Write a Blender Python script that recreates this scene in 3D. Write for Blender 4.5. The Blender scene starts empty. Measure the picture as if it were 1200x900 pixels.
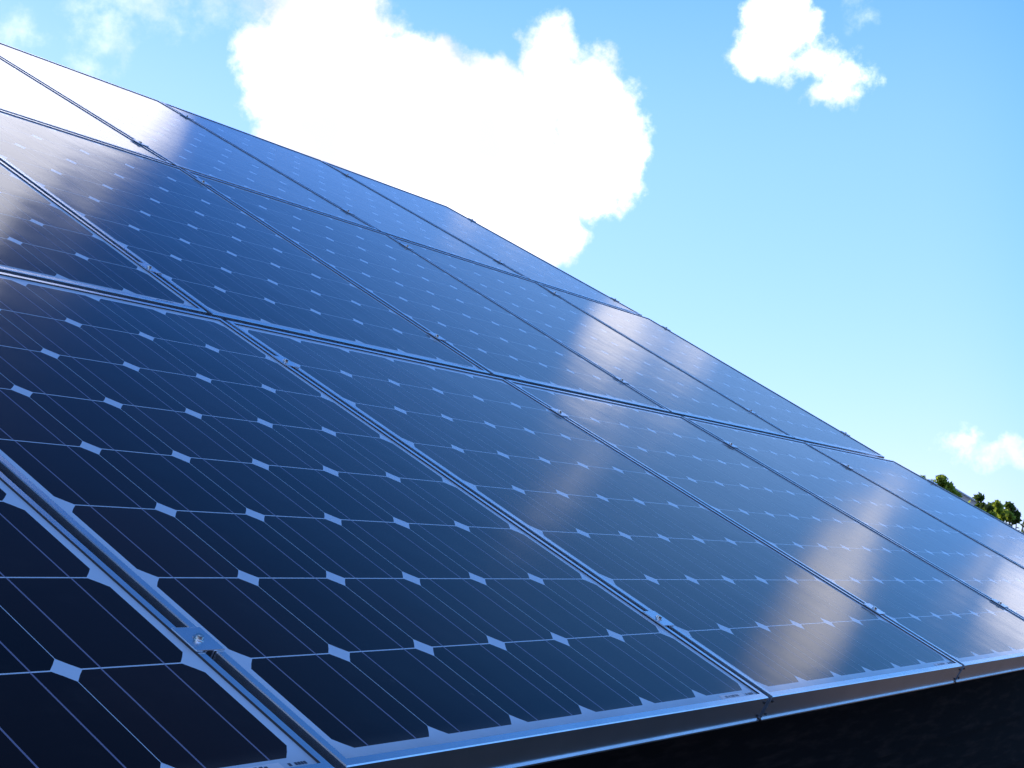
import bpy, bmesh, math, random
from mathutils import Vector, Matrix
random.seed(7)
rad = math.radians
S = bpy.context.scene
COL = S.collection

# ------------------------------------------------------------------ camera
EDGE_Z = 1.45                       # height of the array's lower edge above the ground
cd = bpy.data.cameras.new('camera')
cam = bpy.data.objects.new('camera', cd)
COL.objects.link(cam)
cd.lens = 52.47
cd.sensor_width = 36.0
cd.clip_start = 0.02
cd.clip_end = 9000
Rc = Matrix(((0.53739839, 0.11099472, 0.83599231),
             (-0.84332851, 0.07072971, 0.5327235),
             (0.0, -0.9913009, 0.13161504)))
right, up, back = Rc.col[0], -Rc.col[1], -Rc.col[2]
mw = Matrix((right, up, back)).transposed().to_4x4()
mw.translation = Vector((-2.1354, -0.8976, EDGE_Z + 0.1692))
cam.matrix_world = mw
S.camera = cam
S.render.resolution_x = 1024
S.render.resolution_y = 768

# ------------------------------------------------------------------ colour management
S.view_settings.view_transform = 'Standard'
S.view_settings.look = 'None'
S.view_settings.gamma = 1
S.view_settings.exposure = 0.0

# ------------------------------------------------------------------ sun
SUN_AZ, SUN_EL = 8.0, 26.0          # azimuth from +Y towards +X
sd = bpy.data.lights.new('sun', 'SUN')
sd.energy = 3.6
sd.angle = rad(0.5)
sd.color = (1.0, 0.93, 0.82)
sun = bpy.data.objects.new('sun', sd)
COL.objects.link(sun)
sv = Vector((math.sin(rad(SUN_AZ)) * math.cos(rad(SUN_EL)), math.cos(rad(SUN_AZ)) * math.cos(rad(SUN_EL)), math.sin(rad(SUN_EL))))
sun.rotation_euler = sv.to_track_quat('Z', 'Y').to_euler()
sun.location = (0, 0, 12)

# ------------------------------------------------------------------ world: sky with clouds by direction
world = bpy.data.worlds.new('World')
S.world = world
world.use_nodes = True
wt = world.node_tree
wt.nodes.clear()
def N(tree, kind, **kw):
    n = tree.nodes.new(kind)
    for k, v in kw.items():
        setattr(n, k, v)
    return n
def L(tree, a, b):
    tree.links.new(a, b)
def wmath(op, a, b=None, c=None, clamp=False):
    n = N(wt, 'ShaderNodeMath', operation=op, use_clamp=clamp)
    for i, x in enumerate((a, b, c)):
        if x is None: continue
        if isinstance(x, (int, float)): n.inputs[i].default_value = x
        else: L(wt, x, n.inputs[i])
    return n.outputs[0]
def wvec(op, a, b=None, c=None, scale=None):
    n = N(wt, 'ShaderNodeVectorMath', operation=op)
    for i, x in enumerate((a, b, c)):
        if x is None: continue
        if isinstance(x, tuple): n.inputs[i].default_value = x
        else: L(wt, x, n.inputs[i])
    if scale is not None: n.inputs['Scale'].default_value = scale
    return n.outputs['Value'] if op == 'LENGTH' else n.outputs[0]
tc = N(wt, 'ShaderNodeTexCoord')
dirv = tc.outputs['Generated']
sky = N(wt, 'ShaderNodeTexSky', sky_type='NISHITA')
sky.sun_disc = False
sky.sun_elevation = rad(SUN_EL)
sky.sun_rotation = rad(SUN_AZ)
sky.air_density = 1.0
sky.dust_density = 0.4
sky.ozone_density = 2.0
sep = N(wt, 'ShaderNodeSeparateXYZ')
L(wt, dirv, sep.inputs[0])
az = wmath('MULTIPLY', wmath('ARCTAN2', sep.outputs[0], sep.outputs[1]), 180 / math.pi)
el = wmath('MULTIPLY', wmath('ARCSINE', sep.outputs[2]), 180 / math.pi)
comb = N(wt, 'ShaderNodeCombineXYZ')
L(wt, az, comb.inputs[0]); L(wt, el, comb.inputs[1])
ssep = N(wt, 'ShaderNodeSeparateColor')
L(wt, sky.outputs[0], ssep.inputs[0])
up_f = N(wt, 'ShaderNodeMapRange', interpolation_type='SMOOTHSTEP')      # deeper blue towards the zenith
L(wt, el, up_f.inputs['Value'])
up_f.inputs['From Min'].default_value = 15; up_f.inputs['From Max'].default_value = 36
up_g = N(wt, 'ShaderNodeMapRange', interpolation_type='SMOOTHSTEP')
L(wt, el, up_g.inputs['Value'])
up_g.inputs['From Min'].default_value = 23; up_g.inputs['From Max'].default_value = 42
up_a = N(wt, 'ShaderNodeMapRange', interpolation_type='SMOOTHSTEP')      # and away from the sun
L(wt, az, up_a.inputs['Value'])
up_a.inputs['From Min'].default_value = 73; up_a.inputs['From Max'].default_value = 84
sky_rgb = N(wt, 'ShaderNodeCombineColor')
for ch, (gam, gain, zen, zen2) in enumerate(((.85, 1.75, .20, .72), (.55, 3.40, .60, .37), (1.0, 2.75, 1.0, .40))):
    p = wmath('MULTIPLY', wmath('POWER', ssep.outputs[ch], gam), gain)
    k = wmath('MULTIPLY_ADD', up_f.outputs[0], zen - 1, 1.0)
    k2 = wmath('MULTIPLY_ADD', up_g.outputs[0], zen2 - 1, 1.0)
    k3 = wmath('MULTIPLY_ADD', up_a.outputs[0], (.55, .82, 1.0)[ch] - 1, 1.0)
    L(wt, wmath('MULTIPLY', wmath('MULTIPLY', p, k), wmath('MULTIPLY', k2, k3)), sky_rgb.inputs[ch])
def noise(scale, detail, rough, src=dirv, off=0.0):
    n = N(wt, 'ShaderNodeTexNoise')
    n.inputs['Scale'].default_value = scale
    n.inputs['Detail'].default_value = detail
    n.inputs['Roughness'].default_value = rough
    if off:
        src = wvec('ADD', src, (off, off * .7, -off))
    L(wt, src, n.inputs['Vector'])
    return n
nw = noise(22, 7, .56)
warp = wvec('MULTIPLY', wvec('SUBTRACT', nw.outputs['Color'], (.5, .5, .5)), (3.2, 2.6, 0))
P0 = wvec('ADD', comb.outputs[0], warp)
fine = noise(60, 8, .62, off=3.1).outputs['Fac']
def field(blobs, src):
    acc = None
    for b in blobs:
        a, e, ra, re = b[:4]
        v = wvec('MULTIPLY_ADD', src, (1 / ra, 1 / re, 0), (-a / ra, -e / re, 0))
        d = wmath('SUBTRACT', 1.0, wvec('LENGTH', v))
        d = wmath('MULTIPLY', d, min(ra, re))
        acc = d if acc is None else wmath('MAXIMUM', acc, d)
    return acc
def density(blobs, amp, lo, hi, opacity, src=None):
    f = field(blobs, src or P0)
    g = wmath('ADD', f, wmath('MULTIPLY', wmath('SUBTRACT', fine, .5), amp))
    r = N(wt, 'ShaderNodeMapRange', interpolation_type='SMOOTHSTEP')
    r.inputs['From Min'].default_value = lo
    r.inputs['From Max'].default_value = hi
    r.inputs['To Max'].default_value = opacity
    L(wt, g, r.inputs['Value'])
    return r.outputs[0]
BIG = [(60.8, 14.8, 1.35, 1.2), (59.6, 13.4, 1.3, 1.2), (50.1, 19.6, 3.25, 2.65), (50.8, 21.0, 2.55, 1.85), (49.0, 18.3, 2.1, 1.8), (53.2, 18.1, 3.7, 2.8), (56.2, 17.1, 3.2, 3.0),
       (59.2, 19.4, 1.4, 1.9), (60.6, 18.1, 1.65, 2.2), (60.9, 16.2, 1.85, 2.15), (58.9, 15.0, 2.05, 1.9), (57.9, 14.0, 2.05, 1.7),
       (58.9, 13.2, 1.2, 1.1), (54.8, 15.6, 4.0, 3.2), (50.5, 16.5, 3.3, 2.55), (49.6, 21.3, 2.4, 1.4),
       (67.7, 20.2, 1.4, 1.35), (68.3, 21.4, .95, .95), (57.6, 13.2, 1.6, 1.4), (70.0, 18.35, .9, .5)]
HIGH = [(43.0, 30.3, 6.8, 5.9), (43.4, 35.5, 5.7, 5.0), (36.0, 30.0, 6.0, 4.5), (84.6, 12.2, 1.6, 1.8)]
MID = [(69.0, 19.5, 1.7, .75), (70.4, 18.9, 1.1, .65), (69.2, 20.6, 1.0, .7), ]
LOW = [(74.45, 4.95, 1.0, .5), (74.9, 5.2, .6, .5), (75.75, 4.55, .95, .42)]
SOFT = [(78.7, 16.2, .8, 1.6), (80.1, 18.2, 1.3, 1.9), (81.6, 20.2, 1.4, 1.8)]
FAINT = [(42.6, 20.9, 1.6, .5), (43.3, 21.3, 1.3, .5), (41.6, 19.9, .85, .65), (40.8, 18.7, .45, .45), (48.0, 21.4, 2.0, .8), (38.1, 19.7, .7, .45),
         (50.0, 32.2, .9, 3.0), (71.4, 24.0, .5, 2.0), (82.3, 13.0, .8, 1.6)]
d1 = density(BIG, 1.25, -.26, .52, 1.0)
d2 = density(HIGH, 1.2, -.3, .7, 1.0)
d3 = density(MID, 2.2, -.25, .8, .85)
d7 = density(LOW, 1.3, -.15, .5, .6)
d6 = density(SOFT, 1.0, -.5, .9, 1.0)
d4 = density(FAINT, 2.4, -.55, 1.1, .5)
# scattered fair-weather clouds elsewhere in the sky
sc_n = noise(3.2, 9, .55, off=1.7).outputs['Fac']
sc = N(wt, 'ShaderNodeMapRange', interpolation_type='SMOOTHSTEP')
sc.inputs['From Min'].default_value = .56; sc.inputs['From Max'].default_value = .66
L(wt, sc_n, sc.inputs['Value'])
# only outside the clear sector around the photographed cumulus
sec = N(wt, 'ShaderNodeMapRange', interpolation_type='SMOOTHSTEP')
L(wt, wmath('ABSOLUTE', wmath('SUBTRACT', az, 65)), sec.inputs['Value'])
sec.inputs['From Min'].default_value = 36; sec.inputs['From Max'].default_value = 50
hor = N(wt, 'ShaderNodeMapRange', interpolation_type='SMOOTHSTEP')
L(wt, el, hor.inputs['Value'])
hor.inputs['From Min'].default_value = 3; hor.inputs['From Max'].default_value = 12
d5 = wmath('MULTIPLY', wmath('MULTIPLY', sc.outputs[0], sec.outputs[0]), hor.outputs[0])
dens = wmath('MAXIMUM', wmath('MAXIMUM', d1, d2), wmath('MAXIMUM', wmath('MAXIMUM', d3, wmath('MAXIMUM', wmath('MAXIMUM', d4, d7), d6)), d5), clamp=True)
# cloud brightness: bright rims, slightly grey bellies
cn = noise(6, 4, .5, off=4.4).outputs['Fac']
cb = N(wt, 'ShaderNodeMapRange')
cb.inputs['From Min'].default_value = .38; cb.inputs['From Max'].default_value = .62
cb.inputs['To Min'].default_value = 9.75; cb.inputs['To Max'].default_value = 20.0
L(wt, cn, cb.inputs['Value'])
ccol = wvec('SCALE', (.93, .945, 1.10))
ccn = ccol.node
L(wt, wmath('MULTIPLY', cb.outputs[0], wmath('MULTIPLY_ADD', d2, .42, 1.0)), ccn.inputs['Scale'])
mx = N(wt, 'ShaderNodeMix', data_type='RGBA')
L(wt, dens, mx.inputs[0])
L(wt, sky_rgb.outputs[0], mx.inputs[6])
L(wt, ccol, mx.inputs[7])
bg = N(wt, 'ShaderNodeBackground')
bg.inputs['Strength'].default_value = 0.11
L(wt, mx.outputs[2], bg.inputs['Color'])
wo = N(wt, 'ShaderNodeOutputWorld')
L(wt, bg.outputs[0], wo.inputs['Surface'])

# ------------------------------------------------------------------ helpers
def mat(name, base, rough=.5, metal=0.0, spec=.5, ior=1.45):
    m = bpy.data.materials.new(name)
    m.use_nodes = True
    b = m.node_tree.nodes['Principled BSDF']
    b.inputs['Base Color'].default_value = (*base, 1)
    b.inputs['Roughness'].default_value = rough
    b.inputs['Metallic'].default_value = metal
    b.inputs['Specular IOR Level'].default_value = spec
    b.inputs['IOR'].default_value = ior
    return m
def noise_mix(m, ca, cb_, scale, detail=6, lo=.35, hi=.65, stretch=(1, 1, 1), coord='Object', bump=0, bdist=.01):
    t = m.node_tree
    b = t.nodes['Principled BSDF']
    c = N(t, 'ShaderNodeTexCoord')
    mp = N(t, 'ShaderNodeMapping'); mp.inputs['Scale'].default_value = stretch
    L(t, c.outputs[coord], mp.inputs[0])
    n = N(t, 'ShaderNodeTexNoise'); n.inputs['Scale'].default_value = scale; n.inputs['Detail'].default_value = detail
    n.inputs['Roughness'].default_value = .6
    L(t, mp.outputs[0], n.inputs['Vector'])
    r = N(t, 'ShaderNodeValToRGB')
    r.color_ramp.elements[0].position = lo; r.color_ramp.elements[0].color = (*ca, 1)
    r.color_ramp.elements[1].position = hi; r.color_ramp.elements[1].color = (*cb_, 1)
    L(t, n.outputs['Fac'], r.inputs[0]); L(t, r.outputs[0], b.inputs['Base Color'])
    if bump:
        bp = N(t, 'ShaderNodeBump'); bp.inputs['Strength'].default_value = bump; bp.inputs['Distance'].default_value = bdist
        L(t, n.outputs['Fac'], bp.inputs['Height']); L(t, bp.outputs[0], b.inputs['Normal'])
    return n
def glass_finish(m, rough=.10):
    """toughened solar glass in front: slightly rough dielectric gloss, patterned with fine grain and dust film"""
    t = m.node_tree
    b = t.nodes['Principled BSDF']
    c = N(t, 'ShaderNodeTexCoord')
    n = N(t, 'ShaderNodeTexNoise'); n.inputs['Scale'].default_value = 260; n.inputs['Detail'].default_value = 3
    L(t, c.outputs['Object'], n.inputs['Vector'])
    n2 = N(t, 'ShaderNodeTexNoise'); n2.inputs['Scale'].default_value = 2.6; n2.inputs['Detail'].default_value = 3
    L(t, c.outputs['Object'], n2.inputs['Vector'])
    add = N(t, 'ShaderNodeMath', operation='MULTIPLY_ADD'); add.inputs[1].default_value = 34.0
    L(t, n2.outputs['Fac'], add.inputs[0]); L(t, n.outputs['Fac'], add.inputs[2])
    bp = N(t, 'ShaderNodeBump'); bp.inputs['Strength'].default_value = .05; bp.inputs['Distance'].default_value = .0006
    L(t, add.outputs[0], bp.inputs['Height']); L(t, bp.outputs[0], b.inputs['Normal'])
    mr = N(t, 'ShaderNodeMapRange'); mr.inputs['To Min'].default_value = rough * .85; mr.inputs['To Max'].default_value = rough * 1.25
    n3 = N(t, 'ShaderNodeTexNoise'); n3.inputs['Scale'].default_value = 9; n3.inputs['Detail'].default_value = 6
    L(t, c.outputs['Object'], n3.inputs['Vector'])
    L(t, n3.outputs['Fac'], mr.inputs['Value']); L(t, mr.outputs[0], b.inputs['Roughness'])

class MB:
    def __init__(s): s.v = []; s.f = []; s.m = []
    def quad(s, a, b, c, d, mi=0):
        i = len(s.v); s.v += [a, b, c, d]; s.f.append((i, i + 1, i + 2, i + 3)); s.m.append(mi)
    def poly(s, pts, mi=0):
        i = len(s.v); s.v += list(pts); s.f.append(tuple(range(i, i + len(pts)))); s.m.append(mi)
    def box(s, x0, x1, y0, y1, z0, z1, mi=0):
        i = len(s.v)
        s.v += [(x0, y0, z0), (x1, y0, z0), (x1, y1, z0), (x0, y1, z0), (x0, y0, z1), (x1, y0, z1), (x1, y1, z1), (x0, y1, z1)]
        for f in ((0, 3, 2, 1), (4, 5, 6, 7), (0, 1, 5, 4), (1, 2, 6, 5), (2, 3, 7, 6), (3, 0, 4, 7)):
            s.f.append(tuple(i + k for k in f)); s.m.append(mi)
    def prism(s, cx, cy, r, n, z0, z1, rot=0, r2=None):
        r2 = r if r2 is None else r2
        i = len(s.v)
        for k in range(n):
            a = rot + k * 2 * math.pi / n; s.v.append((cx + r * math.cos(a), cy + r * math.sin(a), z0))
        for k in range(n):
            a = rot + k * 2 * math.pi / n; s.v.append((cx + r2 * math.cos(a), cy + r2 * math.sin(a), z1))
        for k in range(n):
            s.f.append((i + k, i + (k + 1) % n, i + n + (k + 1) % n, i + n + k)); s.m.append(0)
        s.f.append(tuple(i + n + k for k in range(n))); s.m.append(0)
        s.f.append(tuple(i + n - 1 - k for k in range(n))); s.m.append(0)
    def tube(s, p, q, r0, r1, n=8):
        p, q = Vector(p), Vector(q); d = (q - p).normalized()
        a = d.orthogonal().normalized(); b = d.cross(a)
        i = len(s.v)
        for c, r in ((p, r0), (q, r1)):
            for k in range(n):
                t = k * 2 * math.pi / n
                s.v.append(tuple(c + a * (r * math.cos(t)) + b * (r * math.sin(t))))
        for k in range(n):
            s.f.append((i + k, i + (k + 1) % n, i + n + (k + 1) % n, i + n + k)); s.m.append(0)
    def mesh(s, name, mats):
        me = bpy.data.meshes.new(name)
        me.from_pydata([tuple(p) for p in s.v], [], s.f)
        for m in (mats if isinstance(mats, (list, tuple)) else [mats]): me.materials.append(m)
        for p, mi in zip(me.polygons, s.m): p.material_index = mi
        me.update()
        return me
    def build(s, name, mats, parent=None):
        return link(name, s.mesh(name, mats), parent)
def link(name, me, parent=None):
    o = bpy.data.objects.new(name, me)
    COL.objects.link(o)
    if parent: o.parent = parent
    return o
def tag(o, label=None, cat=None, group=None, kind=None):
    if label: o['label'] = label
    if cat: o['category'] = cat
    if group: o['group'] = group
    if kind: o['kind'] = kind
    return o
def empty(name, m=None):
    o = bpy.data.objects.new(name, None)
    o.empty_display_size = .1
    COL.objects.link(o)
    if m is not None: o.matrix_world = m
    return o
def bevel(o, w, seg=2, angle=30):
    b = o.modifiers.new('bevel', 'BEVEL'); b.width = w; b.segments = seg; b.limit_method = 'ANGLE'; b.angle_limit = rad(angle)
    return o

# ------------------------------------------------------------------ materials
M = {}
M['cell'] = mat('silicon_cell', (.0015, .0025, .007), .065, 0, .5, 1.235)
noise_mix(M['cell'], (.009, .0035, .0022), (.013, .005, .0035), 3.0, 2, .3, .7, coord='Object')
def per_cell_tint(m):
    t = m.node_tree; b = t.nodes['Principled BSDF']
    src = b.inputs['Base Color'].links[0].from_socket
    g = N(t, 'ShaderNodeNewGeometry')
    hsv = N(t, 'ShaderNodeHueSaturation')
    mr = N(t, 'ShaderNodeMapRange'); mr.inputs['To Min'].default_value = .6; mr.inputs['To Max'].default_value = 1.7
    L(t, g.outputs['Random Per Island'], mr.inputs['Value']); L(t, mr.outputs[0], hsv.inputs['Value'])
    L(t, src, hsv.inputs['Color']); L(t, hsv.outputs[0], b.inputs['Base Color'])
def dust_film(m):
    """thin dried dust: faint blotches everywhere, a dirt line gathered above the lower frame edge"""
    t = m.node_tree; b = t.nodes['Principled BSDF']
    c = N(t, 'ShaderNodeTexCoord'); sp = N(t, 'ShaderNodeSeparateXYZ'); L(t, c.outputs['Object'], sp.inputs[0])
    n = N(t, 'ShaderNodeTexNoise'); n.inputs['Scale'].default_value = 11; n.inputs['Detail'].default_value = 12; n.inputs['Roughness'].default_value = .7
    L(t, c.outputs['Object'], n.inputs['Vector'])
    blot = N(t, 'ShaderNodeMapRange', interpolation_type='SMOOTHSTEP'); L(t, n.outputs['Fac'], blot.inputs['Value'])
    blot.inputs['From Min'].default_value = .5; blot.inputs['From Max'].default_value = .8; blot.inputs['To Max'].default_value = .05
    ed = N(t, 'ShaderNodeMapRange', interpolation_type='SMOOTHSTEP'); L(t, sp.outputs[1], ed.inputs['Value'])
    ed.inputs['From Min'].default_value = .045; ed.inputs['From Max'].default_value = .011; ed.inputs['To Max'].default_value = .55
    e2 = N(t, 'ShaderNodeMath', operation='MULTIPLY'); L(t, ed.outputs[0], e2.inputs[0]); L(t, n.outputs['Fac'], e2.inputs[1])
    v = N(t, 'ShaderNodeTexVoronoi'); v.inputs['Scale'].default_value = 9; L(t, c.outputs['Object'], v.inputs['Vector'])
    vs = N(t, 'ShaderNodeMapRange'); L(t, v.outputs['Distance'], vs.inputs['Value'])
    vs.inputs['From Min'].default_value = .035; vs.inputs['From Max'].default_value = .02; vs.inputs['To Max'].default_value = .12
    mxm = N(t, 'ShaderNodeMath', operation='MAXIMUM'); L(t, blot.outputs[0], mxm.inputs[0]); L(t, e2.outputs[0], mxm.inputs[1])
    mx2 = N(t, 'ShaderNodeMath', operation='MAXIMUM'); L(t, mxm.outputs[0], mx2.inputs[0]); L(t, vs.outputs[0], mx2.inputs[1])
    mixn = N(t, 'ShaderNodeMix', data_type='RGBA'); L(t, mx2.outputs[0], mixn.inputs[0])
    if b.inputs['Base Color'].links: L(t, b.inputs['Base Color'].links[0].from_socket, mixn.inputs[6])
    else: mixn.inputs[6].default_value = b.inputs['Base Color'].default_value
    mixn.inputs[7].default_value = (.17, .155, .14, 1)
    L(t, mixn.outputs[2], b.inputs['Base Color'])
per_cell_tint(M['cell'])
dust_film(M['cell'])
glass_finish(M['cell'])
M['bus'] = mat('busbar', (.22, .22, .32), .065, 0, .5, 1.235); glass_finish(M['bus'])
M['back'] = mat('backsheet', (.62, .76, .86), .065, 0, .5, 1.235); glass_finish(M['back'])
dust_film(M['back'])
M['print'] = mat('label_print', (.05, .06, .09), .3)
M['sticker'] = mat('sticker', (.72, .74, .78), .35)
M['gasket'] = mat('black_gasket', (.05, .05, .055), .6)
M['alu'] = mat('anodised_aluminium', (.5, .55, .6), .27, .97)
noise_mix(M['alu'], (.66, .71, .76), (.78, .83, .88), 14, 8, .3, .7, (1, 1, 1), bump=.05, bdist=.0005)
M['steel'] = mat('bolt_steel', (.72, .71, .66), .16, 1.0)
M['dark'] = mat('dark_screw', (.01, .01, .012), .5)
M['rail'] = mat('rail_aluminium', (.45, .45, .46), .45, .8)
M['deck'] = mat('roofing_felt', (.02, .02, .02), .95, 0, .1); noise_mix(M['deck'], (.12, .10, .085), (.20, .17, .15), 40, 6, bump=.5, bdist=.004)
M['timber'] = mat('dark_stained_timber', (.02, .014, .01), .85, 0, .15)
noise_mix(M['timber'], (.002, .0015, .0015), (.028, .017, .012), 7, 9, .5, .78, (1, 1, 7), bump=.5, bdist=.004)

# ------------------------------------------------------------------ setting: ground
g = MB()
gx = [-4000, -400, -60, -14, -6, -2, 2, 6, 14, 60, 400, 4000]
for i in range(len(gx) - 1):
    for j in range(len(gx) - 1):
        g.quad((gx[i], gx[j], 0), (gx[i + 1], gx[j], 0), (gx[i + 1], gx[j + 1], 0), (gx[i], gx[j + 1], 0))
M['ground'] = mat('rough_grass_and_soil', (.05, .045, .03), .95, 0, .1)
noise_mix(M['ground'], (.11, .075, .058), (.13, .095, .065), 1.7, 12, .38, .62, bump=.8, bdist=.04)
tag(g.build('ground', M['ground']), kind='structure')

# ------------------------------------------------------------------ array frame of reference
TILT = rad(31.0653)
BASE = Matrix.Translation((0, 0, EDGE_Z)) @ Matrix.Rotation(TILT, 4, 'X')   # local x along the row, y up the slope, z normal
PW, PH = .999, 1.3197
GU = .0159
PU = PW + GU
ROW_V = [0.0, 1.3584, 2.7133]
ROW_N = [0.0, -.0050, .0220]
ROW_T = [0.0, .02149, .00073]        # each row of panels sits at a slightly different pitch
def row_frame(row, u, v):
    return BASE @ Matrix.Translation((u - .001, ROW_V[row] - .002, ROW_N[row])) @ Matrix.Rotation(ROW_T[row], 4, 'X') @ Matrix.Translation((0, v, 0))
TH = .041
LIP = .011
REC = .0024
CX, CY = .1585, .1585
NX, NY = 6, 8
MU, MV = (PW - NX * CX) / 2, (PH - NY * CY) / 2

def frame_mesh():
    """mitred hollow aluminium frame: lip on top, outer wall, small foot flange all round"""
    # profile (inset from outer edge, z)
    pr = [(-.0028, -TH), (-.0028, -TH + .0024), (0, -TH + .0024), (0, -.0011), (.0011, 0), (LIP - .0003, 0), (LIP, -.0003), (LIP, -.006), (.003, -.006), (.003, -TH)]
    mb = MB()
    rings = []
    for ins, z in pr:
        rings.append([(ins, ins, z), (PW - ins, ins, z), (PW - ins, PH - ins, z), (ins, PH - ins, z)])
    n = len(pr)
    for a in range(n):
        r0, r1 = rings[a], rings[(a + 1) % n]
        for k in range(4):
            mb.quad(r0[k], r0[(k + 1) % 4], r1[(k + 1) % 4], r1[k], 1 if a in (5, 6, 7) else 0)
    return mb
def cells_mesh():
    mb = MB()
    hw, hh, ch = .1575 / 2, .1565 / 2, .0170
    for i in range(NX):
        for j in range(NY):
            cx, cy = MU + (i + .5) * CX, MV + (j + .5) * CY
            pts = []
            for sx, sy, order in ((1, -1, 0), (1, 1, 1), (-1, 1, 0), (-1, -1, 1)):
                # slightly bowed cut corner
                a = (cx + sx * (hw - ch), cy + sy * hh); b = (cx + sx * hw, cy + sy * (hh - ch))
                mid = ((a[0] + b[0]) / 2 + sx * .0003, (a[1] + b[1]) / 2 + sy * .0003)
                seq = [a, mid, b] if order == 0 else [b, mid, a]
                pts += seq
            mb.poly([(x, y, -REC) for x, y in pts])
    return mb
def bus_mesh():
    """one tinned ribbon running over the eight cells of a string, with a small break at each joint"""
    mb = MB()
    for j in range(NY):
        y0 = MV + j * CY + .0006; y1 = y0 + CY - .0012
        dx = .0004 * (1 if j % 2 else -1)
        mb.quad((dx - .0011, y0, -REC + .00004), (dx + .0011, y0, -REC + .00004), (dx + .0011, y1, -REC + .00004), (dx - .0011, y1, -REC + .00004))
    return mb
def back_mesh():
    mb = MB()
    e = .0035
    mb.quad((e, e, -REC - .00004), (PW - e, e, -REC - .00004), (PW - e, PH - e, -REC - .00004), (e, PH - e, -REC - .00004))
    # junction box and rear face
    mb.quad((e, PH - e, -.0075), (PW - e, PH - e, -.0075), (PW - e, e, -.0075), (e, e, -.0075))
    return mb
def label_mesh():
    mb = MB()
    x1 = PW - .058; x0 = x1 - .075
    z = -REC + .0008
    mb.box(x0, x1, .0125, .0215, -REC - .0001, z, 0)
    rnd = random.Random(3)
    x = x0 + .012
    while x < x1 - .02:
        w = rnd.choice((.0022, .0032, .0042))
        mb.box(x, x + w, .0145, .0185 + rnd.choice((0, .0008)), z, z + .0002, 1)
        x += w + rnd.choice((.0012, .0016, .003))
    x = x1 + .010
    for w in (.0035, 0, .003, .003, .0028, .003):
        if w: mb.box(x, x + w, .0150, .0190, -REC + .0002, -REC + .0005, 1)
        x += (w or .003) + .0012
    return mb
me_frame = frame_mesh().mesh('frame', [M['alu'], M['gasket']])
me_cells = cells_mesh().mesh('solar_cells', M['cell'])
me_bus = bus_mesh().mesh('busbar', M['bus'])
me_back = back_mesh().mesh('backsheet', M['back'])
me_label = label_mesh().mesh('rating_label', [M['sticker'], M['print']])
def screw_mesh():
    mb = MB(); return mb
sc_ = MB()
ROT_FRONT = Matrix.Rotation(rad(90), 4, 'X')
sc_.prism(0, 0, .0024, 10, 0, .0016, r2=.0019)
me_screw = sc_.mesh('corner_screw', M['dark'])

rowname = {0: 'bottom', 1: 'middle', 2: 'top'}
ordn = {0: 'at the right-hand end', 1: 'second from the right-hand end', 2: 'third from the right-hand end', 3: 'fourth from the right-hand end', 4: 'fifth from the right-hand end', 5: 'sixth from the right-hand end'}
def panel_label(col, row):
    look = {0: 'blue-black framed solar panel', 1: 'mid blue framed solar panel', 2: 'pale blue framed solar panel'}[row]
    return '%s in the %s row, %s' % (look, rowname[row], ordn[3 - col])
rnd = random.Random(11)
first_panel = None
for row in (0, 1, 2):
    for col in range(-2, 4):
        j = Matrix.Rotation(rad(rnd.uniform(-.05, .05)), 4, 'X') @ Matrix.Rotation(rad(rnd.uniform(-.05, .05)), 4, 'Y')
        m = row_frame(row, col * PU, 0) @ j
        p = empty('solar_panel', m)
        tag(p, panel_label(col, row), 'solar panel', 'solar panels of the tilted array')
        link('frame', me_frame, p)
        link('backsheet', me_back, p)
        ce = link('solar_cells', me_cells, p)
        for i in range(NX):
            for fr in (.25, .75):
                link('busbar', me_bus, ce).location.x = MU + (i + fr) * CX
        link('rating_label', me_label, p)
        for x in (.0075, PW - .0075):
            for z in (-.0085, -.031):
                s = link('corner_screw', me_screw, p)
                s.matrix_local = Matrix.Translation((x, 0, z)) @ ROT_FRONT

# ------------------------------------------------------------------ clamps and rails
def clamp_plate_mesh(w, end=False):
    mb = MB()
    l = .021
    x0 = -w / 2 if not end else -.010
    x1 = w / 2 if not end else .013
    mb.box(x0, x1, -l, l, .0003, .0022)
    # folded legs into the gap
    gx0 = -GU / 2 + .0015
    mb.box(gx0, gx0 + .0022, -l, l, -.034, .0003)
    if not end:
        mb.box(-gx0 - .0022, -gx0, -l, l, -.034, .0003)
    else:
        mb.box(.0108, .013, -l, l, -.040, .0003)
    return mb
def bolt_mesh():
    mb = MB()
    mb.prism(0, 0, .0062, 20, .0022, .0030)
    mb.prism(0, 0, .0046, 18, .0030, .0062, r2=.0042)
    mb.prism(0, 0, .0024, 6, .0062, .0064)
    return mb
me_plate = clamp_plate_mesh(.040).mesh('clamp_plate', M['alu'])
me_eplate = clamp_plate_mesh(.030, True).mesh('clamp_plate', M['alu'])
me_bolt = bolt_mesh().mesh('bolt', M['steel'])
RAILS = {0: (.218, 1.130), 1: (.205, 1.215), 2: (.175, 1.140)}
gapname = {-1: 'fifth', 0: 'fourth', 1: 'third', 2: 'second', 3: 'first'}
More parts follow.
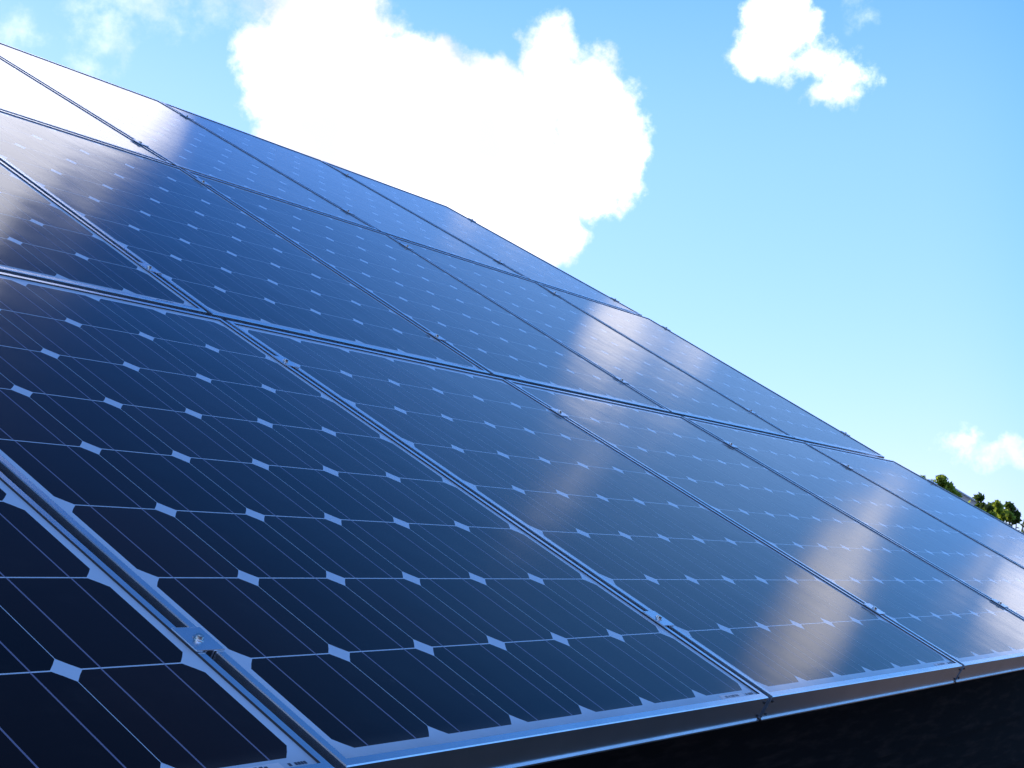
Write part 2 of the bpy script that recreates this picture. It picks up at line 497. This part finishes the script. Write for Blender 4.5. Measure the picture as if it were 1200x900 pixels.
for row in (0, 1, 2):
    for k, rv in enumerate(RAILS[row]):
        v = ROW_V[row] + rv
        for col in range(-1, 5):
            end = col == 4
            u = col * PU - GU / 2
            c = empty('panel_clamp', row_frame(row, u, rv))
            where = 'lower' if k == 0 else 'upper'
            if end:
                lab = 'small %s end clamp on the right edge of the %s row' % (where, rowname[row])
            else:
                lab = '%s silver clamp in the %s gap from the right, %s panel row' % (where, gapname[col], rowname[row])
            tag(c, lab, 'clamp', 'clamps holding the solar panels')
            bevel(link('clamp_plate', me_eplate if end else me_plate, c), .0006)
            b = link('bolt', me_bolt, c)
            b.rotation_euler.z = rnd.uniform(0, 1)
        rm = MB()
        U0, U1 = -2 * PU - .05, 4 * PU + .005
        rm.box(U0, U1, -.019, .019, -TH - .033, -TH - .001)
        r = rm.build('mounting_rail', M['rail'])
        r.matrix_world = row_frame(row, 0, rv)
        tag(r, '%s aluminium rail under the %s row of solar panels' % (where, rowname[row]), 'rail', 'rails under the solar panels')

# ------------------------------------------------------------------ shed roof that carries the array
shed = empty('shed', Matrix.Identity(4))
tag(shed, 'dark timber shed in shadow beneath the solar panels', 'shed')
X0, X1 = -2.25, 4.12
dk = MB(); dk.box(X0, X1, .27, 4.05, -.150, -.128)
o = dk.build('roof', M['deck'], shed); o.matrix_world = BASE
for k in range(9):
    rf = MB(); x = X0 + .1 + k * (X1 - X0 - .25) / 8
    rf.box(x, x + .05, .46, 4.0, -.27, -.152)
    o = rf.build('rafter', M['timber'], shed); o.matrix_world = BASE
def slope_z(y): return EDGE_Z + y * math.tan(TILT) - .152 / math.cos(TILT)
def boards(x0, x1, y, ztop, name):
    mb = MB(); z = .02
    while z < ztop:
        z2 = min(z + .145, ztop)
        dy = random.uniform(-.003, .003)
        # lapped board: foot stands proud
        a = [(x0, y - .026 + dy, z), (x1, y - .026 + dy, z), (x1, y - .008 + dy, z2 + .012), (x0, y - .008 + dy, z2 + .012)]
        mb.quad(*a)
        mb.quad((x0, y, z), (x1, y, z), (x1, y - .026 + dy, z), (x0, y - .026 + dy, z))
        z = z2
    mb.box(x0, x1, y + .002, y + .04, 0, ztop)
    return mb.build(name, M['timber'], shed)
boards(X0 + .12, X1 - .02, .42, slope_z(.42) - .012, 'front_wall')
bw = MB(); yb = 3.3
bw.box(X0 + .12, X1 - .02, yb, yb + .05, 0, slope_z(yb) - .14); bw.build('back_wall', M['timber'], shed)
for x in (X0 + .13, X1 - .07):
    sw = MB()
    ya, yc = .465, 3.30
    za, zc = slope_z(ya) - .13, slope_z(yc) - .13
    A = [(x, ya, 0), (x, yc, 0), (x, yc, zc), (x, ya, za)]
    B = [(x + .04, *p[1:]) for p in A]
    sw.poly(A[::-1]); sw.poly(B)
    for k in range(4): sw.quad(A[k], A[(k + 1) % 4], B[(k + 1) % 4], B[k])
    sw.build('gable_wall', M['timber'], shed)

# ------------------------------------------------------------------ far trees and low house beyond the array
def leaf_mat(name, ca, cb_, trans=(.12, .2, .02)):
    m = bpy.data.materials.new(name); m.use_nodes = True
    t = m.node_tree; b = t.nodes['Principled BSDF']
    b.inputs['Roughness'].default_value = .55
    n = noise_mix(m, ca, cb_, 1.3, 3, .38, .62)
    out = t.nodes['Material Output']
    tr = N(t, 'ShaderNodeBsdfTranslucent'); tr.inputs['Color'].default_value = (*trans, 1)
    ad = N(t, 'ShaderNodeMixShader'); ad.inputs[0].default_value = .5
    L(t, b.outputs[0], ad.inputs[1]); L(t, tr.outputs[0], ad.inputs[2]); L(t, ad.outputs[0], out.inputs['Surface'])
    return m
M['leaf_light'] = leaf_mat('leaf_light', (.08, .13, .02), (.20, .25, .04), (.60, .72, .08))
M['leaf_dark'] = leaf_mat('leaf_dark', (.03, .07, .015), (.09, .13, .025), (.22, .32, .05))
M['bark'] = mat('bark', (.09, .07, .05), .9); noise_mix(M['bark'], (.05, .04, .03), (.12, .095, .07), 6, 6, bump=.5, bdist=.02)
CAMP = Vector((-2.1425, -0.8987, 0))
def at(az_, dist):
    a = rad(az_); return Vector((CAMP.x + dist * math.sin(a), CAMP.y + dist * math.cos(a), 0))
def tree(az_, dist, h, cr, leaf, label, seed, n=2600):
    r = random.Random(seed)
    base = at(az_, dist)
    t = empty('tree', Matrix.Translation(base))
    tag(t, label, 'tree', 'trees beyond the right end of the array')
    tr = MB()
    p = Vector((0, 0, 0)); rr = .16 * h / 6
    tips = []
    top = Vector((r.uniform(-.2, .2), r.uniform(-.2, .2), h * .55))
    tr.tube(p, top, rr, rr * .6)
    clumps = []
    for k in range(13):
        a = k * 2.4 + r.uniform(-.4, .4)
        zz = r.uniform(.25, .55) * h
        s = top * (zz / (h * .55))
        e = Vector((math.cos(a) * cr * r.uniform(.35, .95), math.sin(a) * cr * r.uniform(.35, .95), min(h * .93, zz + h * r.uniform(.12, .42))))
        tr.tube(s, e, rr * .4, rr * .1, 6)
        clumps.append((e, cr * r.uniform(.28, .45)))
    for k in range(9):
        a = r.uniform(0, 6.28); q = r.uniform(0, .8) * cr
        clumps.append((Vector((math.cos(a) * q, math.sin(a) * q, h * r.uniform(.78, .97) - .12 * q)), cr * r.uniform(.16, .30)))
    clumps = [(Vector((c.x, c.y, min(c.z, h - q - 1.15 * math.hypot(c.x, c.y)))), q) for c, q in clumps]
    k = (h - h * .3) / (max(c.z + q for c, q in clumps) - h * .3)      # the crown ends exactly at the tree's height
    clumps = [(Vector((c.x, c.y, h * .3 + (c.z - h * .3) * k)), q) for c, q in clumps]
    tr.build('trunk', M['bark'], t)
    lf = MB()
    for _ in range(n):
        c, cr_ = r.choice(clumps)
        d = Vector((r.gauss(0, 1), r.gauss(0, 1), r.gauss(0, .8)))
        d = d.normalized() * cr_ * (r.random() ** .45)
        q = c + d
        s = r.uniform(.05, .11)
        nrm = (Vector((r.gauss(0, 1), r.gauss(0, 1), r.gauss(.4, 1)))).normalized()
        a1 = nrm.orthogonal().normalized(); a1 = Matrix.Rotation(r.uniform(0, 6.28), 3, nrm) @ a1; b1 = nrm.cross(a1)
        lf.poly([tuple(q - a1 * s), tuple(q + b1 * s * .5), tuple(q + a1 * s * 1.1), tuple(q - b1 * s * .5)])
    lf.build('crown', leaf, t)
    return t
EYE = EDGE_Z + .171
def th(el_, dist): return EYE + dist * math.tan(rad(el_))
D = 34
tree(73.2, D, th(3.9, D), .5, M['leaf_light'], 'bright yellow-green treetop left of the pale roof beyond the array', 1)
tree(73.95, D + 1, th(3.35, D + 1), .4, M['leaf_light'], 'small green treetop touching the left side of the pale roof', 2, 1500)
tree(75.0, D + 3, th(3.2, D + 3), .42, M['leaf_dark'], 'rounded green treetop just right of the pale roof', 3, 1500)
tree(75.5, D + 1, th(2.92, D + 1), .30, M['leaf_light'], 'yellow-green treetop between the rounded treetop and the forked one', 4, 1500)
tree(75.85, D + 4, th(2.85, D + 4), .26, M['leaf_dark'], 'small treetop standing up left of the very dark tree at the picture edge', 9, 1500)
tree(76.6, D + 2, th(2.45, D + 2), .9, M['leaf_dark'], 'very dark low tree at the right edge of the picture', 5)
tree(78.4, D + 2, th(3.0, D + 2), 1.4, M['leaf_dark'], 'broad dark tree beyond the right picture edge', 6)
tree(81.0, D + 5, th(3.6, D + 5), 1.6, M['leaf_light'], 'broad light green tree well beyond the right picture edge', 8)

# low pale-roofed house behind the trees
HD = 90
hs = empty('house', Matrix.Translation(at(73.9, HD)) @ Matrix.Rotation(rad(-73.9), 4, 'Z'))
tag(hs, 'low white house with a pale blue-grey roof between the treetops', 'house')
M['white'] = mat('white_render', (.75, .75, .73), .8)
M['proof'] = mat('pale_roof_sheet', (.45, .56, .62), .4); noise_mix(M['proof'], (.42, .53, .60), (.52, .62, .68), 4, 4)
M['glass'] = mat('window_glass', (.03, .04, .05), .08)
ez, rz = th(2.72, HD), th(3.5, HD)
w = MB()
A = [(-1.7, 0, 0), (1.7, 0, 0), (1.7, 0, ez), (0, 0, rz - .1), (-1.7, 0, ez)]
B = [(x, 7, z) for x, y, z in A]
w.poly(A); w.poly(B[::-1])
for k in range(5): w.quad(A[k], B[k], B[(k + 1) % 5], A[(k + 1) % 5])
w.build('wall', M['white'], hs)
rf = MB()
for s_ in (-1, 1):
    e0, e1 = (s_ * 2.0, ez - .08), (0, rz)
    P = [(e0[0], -.4, e0[1]), (e0[0], 7.4, e0[1]), (0, 7.4, rz), (0, -.4, rz)]
    Q = [(x, y, z - .09) for x, y, z in P]
    rf.poly(P if s_ < 0 else P[::-1]); rf.poly(Q[::-1] if s_ < 0 else Q)
    for k in range(4): rf.quad(P[k], P[(k + 1) % 4], Q[(k + 1) % 4], Q[k])
rf.build('roof', M['proof'], hs)
for x in (-1.2, .4):
    wn = MB(); wn.box(x, x + .8, -.04, -.003, 1.0, 2.1); wn.build('window', M['glass'], hs)
